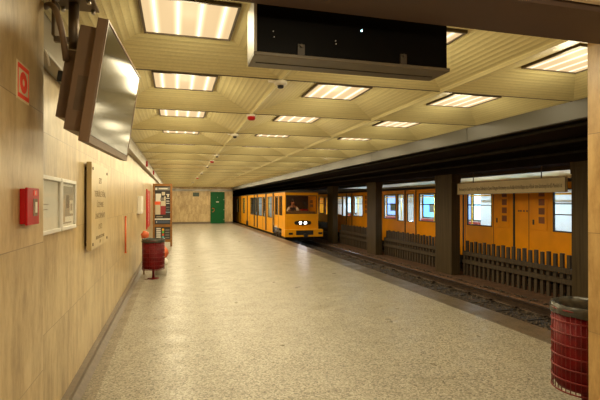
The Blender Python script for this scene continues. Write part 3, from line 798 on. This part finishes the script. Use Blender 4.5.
for y in (21.3, 30.9, 37): bogie(t1, xa, xb, y)
for y in (21.0, 21.6, 30.6, 31.2):
    MB().tube((xa+.03, y, .08), (xa+.09, y, .08), .19, 20).tube((xa+.0, y, .08), (xa+.03, y, .08), .06, 12).build('wheel', M['rail'], t1)
MB().box(xa+.02, xa+.07, 20.5, 22.2, .17, .24).build('bogie_side', M['bracket'], t1)
MB().box(xa+.06, xb-.06, yf+1.6, 39.8, 1.965, 2.0).build('ceiling_panel', M['inner'], t1)
TL1 = bpy.data.lights.new('train_tube_warm', 'AREA'); TL1.shape = 'RECTANGLE'; TL1.size = .12; TL1.size_y = 2.0; TL1.energy = 14; TL1.color = (.85, .93, 1)
for y0 in (22.6, 25.6, 28.6, 31.6, 34.6):
    MB().box(5.46, 5.56, y0-1, y0+1, 1.945, 1.964).build('tube_lamp', emis('tube_%d' % int(y0), (.85, .93, 1), 2.5), t1)
    l = bpy.data.objects.new('tube_lamp_light', TL1); COL.objects.link(l); l.parent = t1; l.location = Vector((5.51, y0, 1.935))-t1.location
for y in (23.0, 25.5, 29, 32.3, 35.5): MB().tube((5.2, y, .08), (5.2, y, 1.965), .018, 10).build('grab_pole', M['pole'], t1)
MB().box(xb-.09, xb-.055, yf+1.6, 39.5, .08, .8).build('inner_panel', M['inner'], t1)
# front wall with the windscreen opening
def front(xa, xb, hx0, hx1, hz0, hz1, y0, y1):
    return MB().box(xa, hx0, y0, y1, ZB, ZT).box(hx1, xb, y0, y1, ZB, ZT).box(hx0, hx1, y0, y1, ZB, hz0).box(hx0, hx1, y0, y1, hz1, ZT)
front(xa, xb, xa+.07, xb-.10, 1.09, 1.88, yf, yf+.05).build('front_wall', M['yellow'], t1, .008)
MB().prism([(xa-.01, 2.03), (xb+.01, 2.03), (xb-.06, 2.10), (xa+.08, 2.10)], 'y', yf-.04, yf+.05).build('roof_visor', M['roof'], t1, .01)
f = MB(); a, b, c, d = xa+.07, xb-.10, 1.09, 1.88
f.box(a-.02, b+.02, yf-.012, yf+.02, c-.025, c).box(a-.02, b+.02, yf-.012, yf+.02, d, d+.025).box(a-.025, a, yf-.012, yf+.02, c-.02, d+.02).box(b, b+.025, yf-.012, yf+.02, c-.02, d+.02)
ws = f.build('windscreen', M['rubber'], t1)
MB().box(a, b, yf+.005, yf+.01, c, d).build('pane', M['dglass'], ws)
MB().path([(5.9, yf-.02, 1.10), (5.75, yf-.03, 1.32), (5.60, yf-.02, 1.62)], .010).build('wiper', M['rubber'], t1)
MB().box(xa-.06, xb+.16, yf-.22, yf+.04, .03, .37).build('bumper', M['yellow'], t1, .02)
MB().box(5.18, 5.98, yf-.235, yf-.22, .12, .32).build('coupling_recess', M['under'], t1)
MB().tube((5.58, yf-.235, .12), (5.58, yf-.40, .10), .07, 14).box(5.50, 5.66, yf-.46, yf-.38, .02, .18).build('coupler', M['under'], t1)
for x in (4.84, 6.22): MB().box(x, x+.19, yf-.232, yf-.22, .14, .23).build('fog_light', M['black'], t1, .004)
hl = emis('headlight_lit', (1, .95, .98), 12)
n = 24; pl_ = [(5.545+.40*math.cos(2*math.pi*k/n), .655+.115*math.sin(2*math.pi*k/n)) for k in range(n)]
MB().prism(pl_, 'y', yf-.025, yf).build('lamp_panel', M['black'], t1)
for x, lit in ((5.24, 0), (5.43, 1), (5.66, 1), (5.85, 0)):
    h = MB().tube((x, yf-.045, .655), (x, yf-.025, .655), .085, 20).build('headlight', M['chrome'] if lit else M['rubber'], t1)
    if lit: MB().tube((x, yf-.052, .655), (x, yf-.045, .655), .055, 20).build('lens', hl, h)
SPOT = bpy.data.lights.new('headlight_beam', 'SPOT'); SPOT.energy = 8; SPOT.spot_size = math.radians(70); SPOT.spot_blend = .8; SPOT.shadow_soft_size = .06; SPOT.color = (1, .95, .97)
for x in (5.43, 5.66):
    s = bpy.data.objects.new('headlight_beam', SPOT); COL.objects.link(s); s.parent = t1; s.location = Vector((x, yf-.09, .655))-t1.location
    s.rotation_euler = (math.radians(84), 0, math.radians(180+8))
# cab inside
MB().box(xa+.06, xb-.06, yf+1.45, yf+1.5, ZB, 2.0).build('cab_partition', M['cab'], t1)
MB().box(xa+.1, xb-.12, yf+.12, yf+.55, .08, 1.16).box(xa+.30, xb-.5, yf+.14, yf+.5, 1.16, 1.20).build('control_desk', flat('desk_tan', (.30, .20, .11)), t1)
MB().box(5.11, 5.55, yf+.80, yf+1.22, .62, .70).box(5.11, 5.55, yf+1.18, yf+1.25, .70, 1.15).box(5.28, 5.38, yf+.95, yf+1.05, .08, .62).build('driver_seat', M['rubber'], t1)
MB().box(5.55, 5.85, yf+.2, yf+.4, 1.20, 1.27).build('control_box', M['red'], t1)
for z, x in ((1.55, 5.98), (1.35, 6.0)): MB().box(x, x+.14, yf+.3, yf+.34, z, z+.14).build('instrument', flat('instr%d' % int(z*100), (.25, .16, .10)), t1)
CAB = bpy.data.lights.new('cab_lamp', 'POINT'); CAB.energy = 7; CAB.color = (1, .75, .5); CAB.shadow_soft_size = .05
s = bpy.data.objects.new('cab_lamp', CAB); COL.objects.link(s); s.parent = t1; s.location = Vector((5.2, yf+.45, 1.95))-t1.location

# the driver
def skin(name, pts, edges, radii, mat, parent, sub=2):
    me = bpy.data.meshes.new(name); off = world_loc(parent) if parent else Vector(pts[0])
    me.from_pydata([tuple(Vector(p)-off) for p in pts], edges, [])
    o = bpy.data.objects.new(name, me); COL.objects.link(o)
    if parent: o.parent = parent
    else: o.location = off
    md = o.modifiers.new('skin', 'SKIN')
    for v, r in zip(me.skin_vertices[0].data if me.skin_vertices else [], radii): v.radius = (r, r) if not isinstance(r, tuple) else r
    if not me.skin_vertices:
        pass
    me.skin_vertices[0].data[0].use_root = True
    md.use_smooth_shade = True
    s_ = o.modifiers.new('sub', 'SUBSURF'); s_.levels = sub; s_.render_levels = sub
    me.materials.append(mat)
    return o
dx, dy = 5.33, yf+1.0
P_ = thing('person', (dx, dy, .70), 'driver in a dark vest and white shirt seated behind the train windscreen', 'person')
def skinned(name, pts, edges, radii, mat):
    import bmesh
    me = bpy.data.meshes.new(name); off = world_loc(P_)
    bm = bmesh.new(); ly = bm.verts.layers.skin.verify()
    vs = []
    for i, (p, r) in enumerate(zip(pts, radii)):
        v = bm.verts.new(Vector(p)-off); v[ly].radius = (r, r) if not isinstance(r, tuple) else r; v[ly].use_root = (i == 0); vs.append(v)
    for a, b in edges: bm.edges.new((vs[a], vs[b]))
    bm.to_mesh(me); bm.free(); me.materials.append(mat)
    o = bpy.data.objects.new(name, me); COL.objects.link(o); o.parent = P_
    o.modifiers.new('skin', 'SKIN').use_smooth_shade = True
    s_ = o.modifiers.new('sub', 'SUBSURF'); s_.levels = 2; s_.render_levels = 2
    return o
q = lambda x, y, z: (dx+x, dy+y, z+.05)
body_pts = [q(0, .02, .76), q(0, .02, .98), q(0, .0, 1.20), q(0, -.02, 1.32), q(0, -.04, 1.40), q(0, -.06, 1.47), q(0, -.065, 1.57),
            q(.17, -.02, 1.30), q(.27, -.10, 1.10), q(.25, -.33, 1.17), q(.22, -.41, 1.19),
            q(-.17, -.02, 1.30), q(-.27, -.10, 1.10), q(-.25, -.33, 1.17), q(-.22, -.41, 1.19),
            q(.09, -.05, .74), q(.11, -.42, .74), q(.11, -.40, .42), q(.11, -.40, .12), q(.11, -.50, .10),
            q(-.09, -.05, .74), q(-.11, -.42, .74), q(-.11, -.40, .42), q(-.11, -.40, .12), q(-.11, -.50, .10)]
body_e = [(0, 1), (1, 2), (2, 3), (3, 4), (4, 5), (5, 6), (3, 7), (7, 8), (8, 9), (9, 10), (3, 11), (11, 12), (12, 13), (13, 14), (0, 15), (15, 16), (16, 17), (17, 18), (18, 19), (0, 20), (20, 21), (21, 22), (22, 23), (23, 24)]
body_r = [.13, .11, .11, .09, .055, .085, .09, .06, .048, .034, .03, .06, .048, .034, .03, .085, .065, .05, .04, .035, .085, .065, .05, .04, .035]
skinned('body', body_pts, body_e, body_r, M['skin'])
skinned('vest', [q(0, .02, .80), q(0, .02, .98), q(0, .0, 1.20), q(0, -.02, 1.33)], [(0, 1), (1, 2), (2, 3)], [(.18, .17), (.17, .17), (.20, .175), (.16, .13)], M['pvest'])
for s in (1, -1):
    skinned('sleeve', [q(s*.16, -.02, 1.31), q(s*.27, -.09, 1.11), q(s*.25, -.31, 1.17)], [(0, 1), (1, 2)], [.075, .062, .045], M['shirt'])
    for k in range(5):
        a = (k-2)*.016; ln = (.055, .075, .08, .075, .06)[k]
        bx_, by_ = s*.22+a, -.42
        skinned('finger', [q(bx_-a*.3, by_+.02, 1.192), q(bx_, by_-ln*.4, 1.198), q(bx_+a*.2, by_-ln*.8, 1.18)], [(0, 1), (1, 2)], [.009, .009, .007], M['skin'])
blob(dx, dy-.05, 1.665, .098, .108, .075, 4, 14, 9).build('hair', M['hair'], P_)
for s in (1, -1):
    MB().tube(q(s*.035, -.150, 1.545), q(s*.035, -.158, 1.545), .012, 10).build('eye', M['black'], P_)
    blob(dx+s*.088, dy-.06, 1.585, .014, .02, .03, 8).build('ear', M['skin'], P_)
MB().prism([(dx-.015, 1.55), (dx+.015, 1.55), (dx, 1.595)], 'y', dy-.175, dy-.13).build('nose', M['skin'], P_)
MB().box(dx-.025, dx+.025, dy-.155, dy-.14, 1.518, 1.526).build('mouth', M['red'], P_)

# train standing on the far track
xa2, xb2 = 8.2, 10.0
t2_ = thing('train', (9.1, 15, -.30), 'orange-yellow train standing on the far track behind the columns and fence', 'train', 'yellow trains')
ZW0, ZW1 = .93, 1.90
wins = [(7.30, 8.27), (10.30, 11.38), (13.05, 14.08), (15.80, 16.84), (19.0, 20.17), (21.66, 22.5), (24.6, 25.5), (4.2, 5.4)]
dwin = [(14.42, 14.93), (15.15, 15.66), (20.43, 20.95), (21.08, 21.6), (23.9, 24.3), (5.6, 6.1)]
holes = [(a, b, ZW0, ZW1) for a, b in wins]+[(a, b, .88, 1.90) for a, b in dwin]
train_shell(t2_, xa2, xb2, 2.4, 27.5, holes, holes, M['orangeb'])
MB().box(xa2+.05, xb2-.05, 27.4, 27.5, ZB, ZT).build('end_wall', M['orangeb'], t2_); MB().box(xa2+.05, xb2-.05, 2.4, 2.5, ZB, ZT).build('end_wall', M['orangeb'], t2_)
for s, x in ((-1, xa2), (1, xb2)):
    for a, b in wins: window(t2_, x, s, a, b, ZW0, ZW1, M['glass'], (1.51,) if a > 9 else (1.32, 1.56), .03)
    for a, b in dwin: window(t2_, x, s, a, b, .88, 1.90, M['glass'], (), .025, name='door_window')
for y in (9.48, 11.55, 14.28, 15.06, 17.6, 18.35, 20.30, 21.02, 22.9, 6.4):
    MB().box(xa2-.012, xa2+.002, y-.03, y+.03, .06, 2.03).build('door_seal', M['rubber'], t2_)
for y in (8.99, 12.6, 10.24, 17.2, 16.95, 11.45): MB().box(xa2-.005, xa2+.001, y-.008, y+.008, .1, 1.98).build('panel_joint', M['louvre'], t2_)
for ya, yb in ((9.66, 10.19), (8.43, 8.93), (18.45, 18.95), (12.0, 12.5)):
    g_ = MB().box(xa2-.014, xa2, ya, yb, .93, 1.98).build('locker_panel', M['orangeb'], t2_, .02)
    lo = MB(); m0 = ya+.07 if ya > 9 else ya+.07
    for z in (1.10, 1.31, 1.52, 1.73): lo.box(xa2-.019, xa2-.013, m0, m0+.17, z, z+.15)
    lo.build('louvre', M['louvre'], g_)
    MB().box(xa2-.026, xa2-.014, yb-.12, yb-.08, 1.06, 1.18).build('latch', M['black'], g_)
for y in (9.25, 9.15, 9.32, 9.05): MB().box(xa2-.004, xa2, y-.025, y+.025, 1.36, 1.40).build('number_mark', M['louvre'], t2_)
for y in (4, 10.4, 17, 24.5): bogie(t2_, xa2, xb2, y)
MB().box(xa2+.06, xb2-.06, 2.6, 27.3, 1.965, 2.0).build('ceiling_panel', M['inner'], t2_)
lampm = emis('interior_tube', (.80, .93, 1.0), 4)
for y0 in range(3, 27, 3):
    MB().box(9.05, 9.15, y0+.3, y0+2.4, 1.945, 1.964).build('tube_lamp', lampm, t2_)
TL = bpy.data.lights.new('train_tube', 'AREA'); TL.shape = 'RECTANGLE'; TL.size = .12; TL.size_y = 2.0; TL.energy = 48; TL.color = (.74, .90, 1)
for y0 in range(3, 27, 3):
    l = bpy.data.objects.new('tube_lamp_light', TL); COL.objects.link(l); l.parent = t2_; l.location = Vector((9.1, y0+1.35, 1.935))-t2_.location
for y in (4.3, 7.2, 11.0, 11.9, 13.3, 14.0, 16.4, 19.5, 22.5):
    for x in (8.75, 9.45):
        MB().tube((x, y, .08), (x, y, 1.965), .018, 10).build('grab_pole', M['pole'], t2_)
for x in (8.75, 9.45): MB().tube((x, 2.6, 1.80), (x, 27.3, 1.80), .014, 8).build('handrail', M['pole'], t2_)
for a, b in wins:
    for x0, x1, bk in ((9.55, 9.94, 9.90),):
        MB().box(x0, x1, a, b, .42, .50).box(bk, 9.94, a, b, .50, .92).box(x0+.1, x1, a+.1, b-.1, .08, .42).build('bench_seat', M['seat'], t2_, .01)
for y in (9.5, 12.5, 18.2):
    MB().box(xb2-.10, xb2-.055, y-.45, y+.45, .1, 1.95).build('inner_panel', M['inner'], t2_)
# glowing poster cases added on the opposite wall to brighten the train windows
cols = [(.25, .55, .85), (.75, .82, .9), (.30, .35, .62), (.85, .9, .95), (.45, .70, .9), (.8, .85, .85), (.25, .3, .5)]
for k in range(18):
    y = 5.0+k*2.7
    t = thing('fill_poster_case', (15.6, y+1, .7), 'added bluish glowing poster case on the opposite platform wall, %s from the near end' % ORD[k], 'poster', 'added glowing poster cases on the opposite wall')
    MB().box(15.54, 15.6, y, y+2.5, .6, 2.2).build('case', M['alu'], t)
    p = emis('fill_glow_%d' % k, cols[k % 7], 2.4)
    MB().box(15.532, 15.54, y+.06, y+2.44, .66, 2.14).build('poster', p, t)
    MB().box(15.526, 15.532, y+.5+.3*(k % 3), y+1.3+.2*(k % 2), .95, 1.5).build('print', flat('print_%d' % k, cols[(k+3) % 7]), t)

# ------------------------------------------------------------ world, camera
w = bpy.data.worlds.new('world'); SC.world = w; w.use_nodes = True
w.node_tree.nodes['Background'].inputs[0].default_value = (.02, .017, .014, 1); w.node_tree.nodes['Background'].inputs[1].default_value = 1
cam = bpy.data.cameras.new('camera'); co = bpy.data.objects.new('camera', cam); COL.objects.link(co)
co.location = (0, 0, 1.6); cam.sensor_width = 36; cam.lens = 450/600*36; cam.clip_start = .05
co.rotation_euler = (math.radians(90+math.degrees(math.atan(2/450))), 0, -math.atan(124/450))
SC.camera = co
SC.view_settings.view_transform = 'Standard'; SC.view_settings.look = 'None'; SC.view_settings.gamma = 1; SC.view_settings.use_curve_mapping = False
SC.view_settings.exposure = 0.36
try:
    SC.cycles.use_denoising = True; SC.cycles.max_bounces = 8; SC.cycles.diffuse_bounces = 5; SC.cycles.transparent_max_bounces = 12
    SC.cycles.sample_clamp_indirect = 6; SC.cycles.use_light_tree = True
except Exception: pass
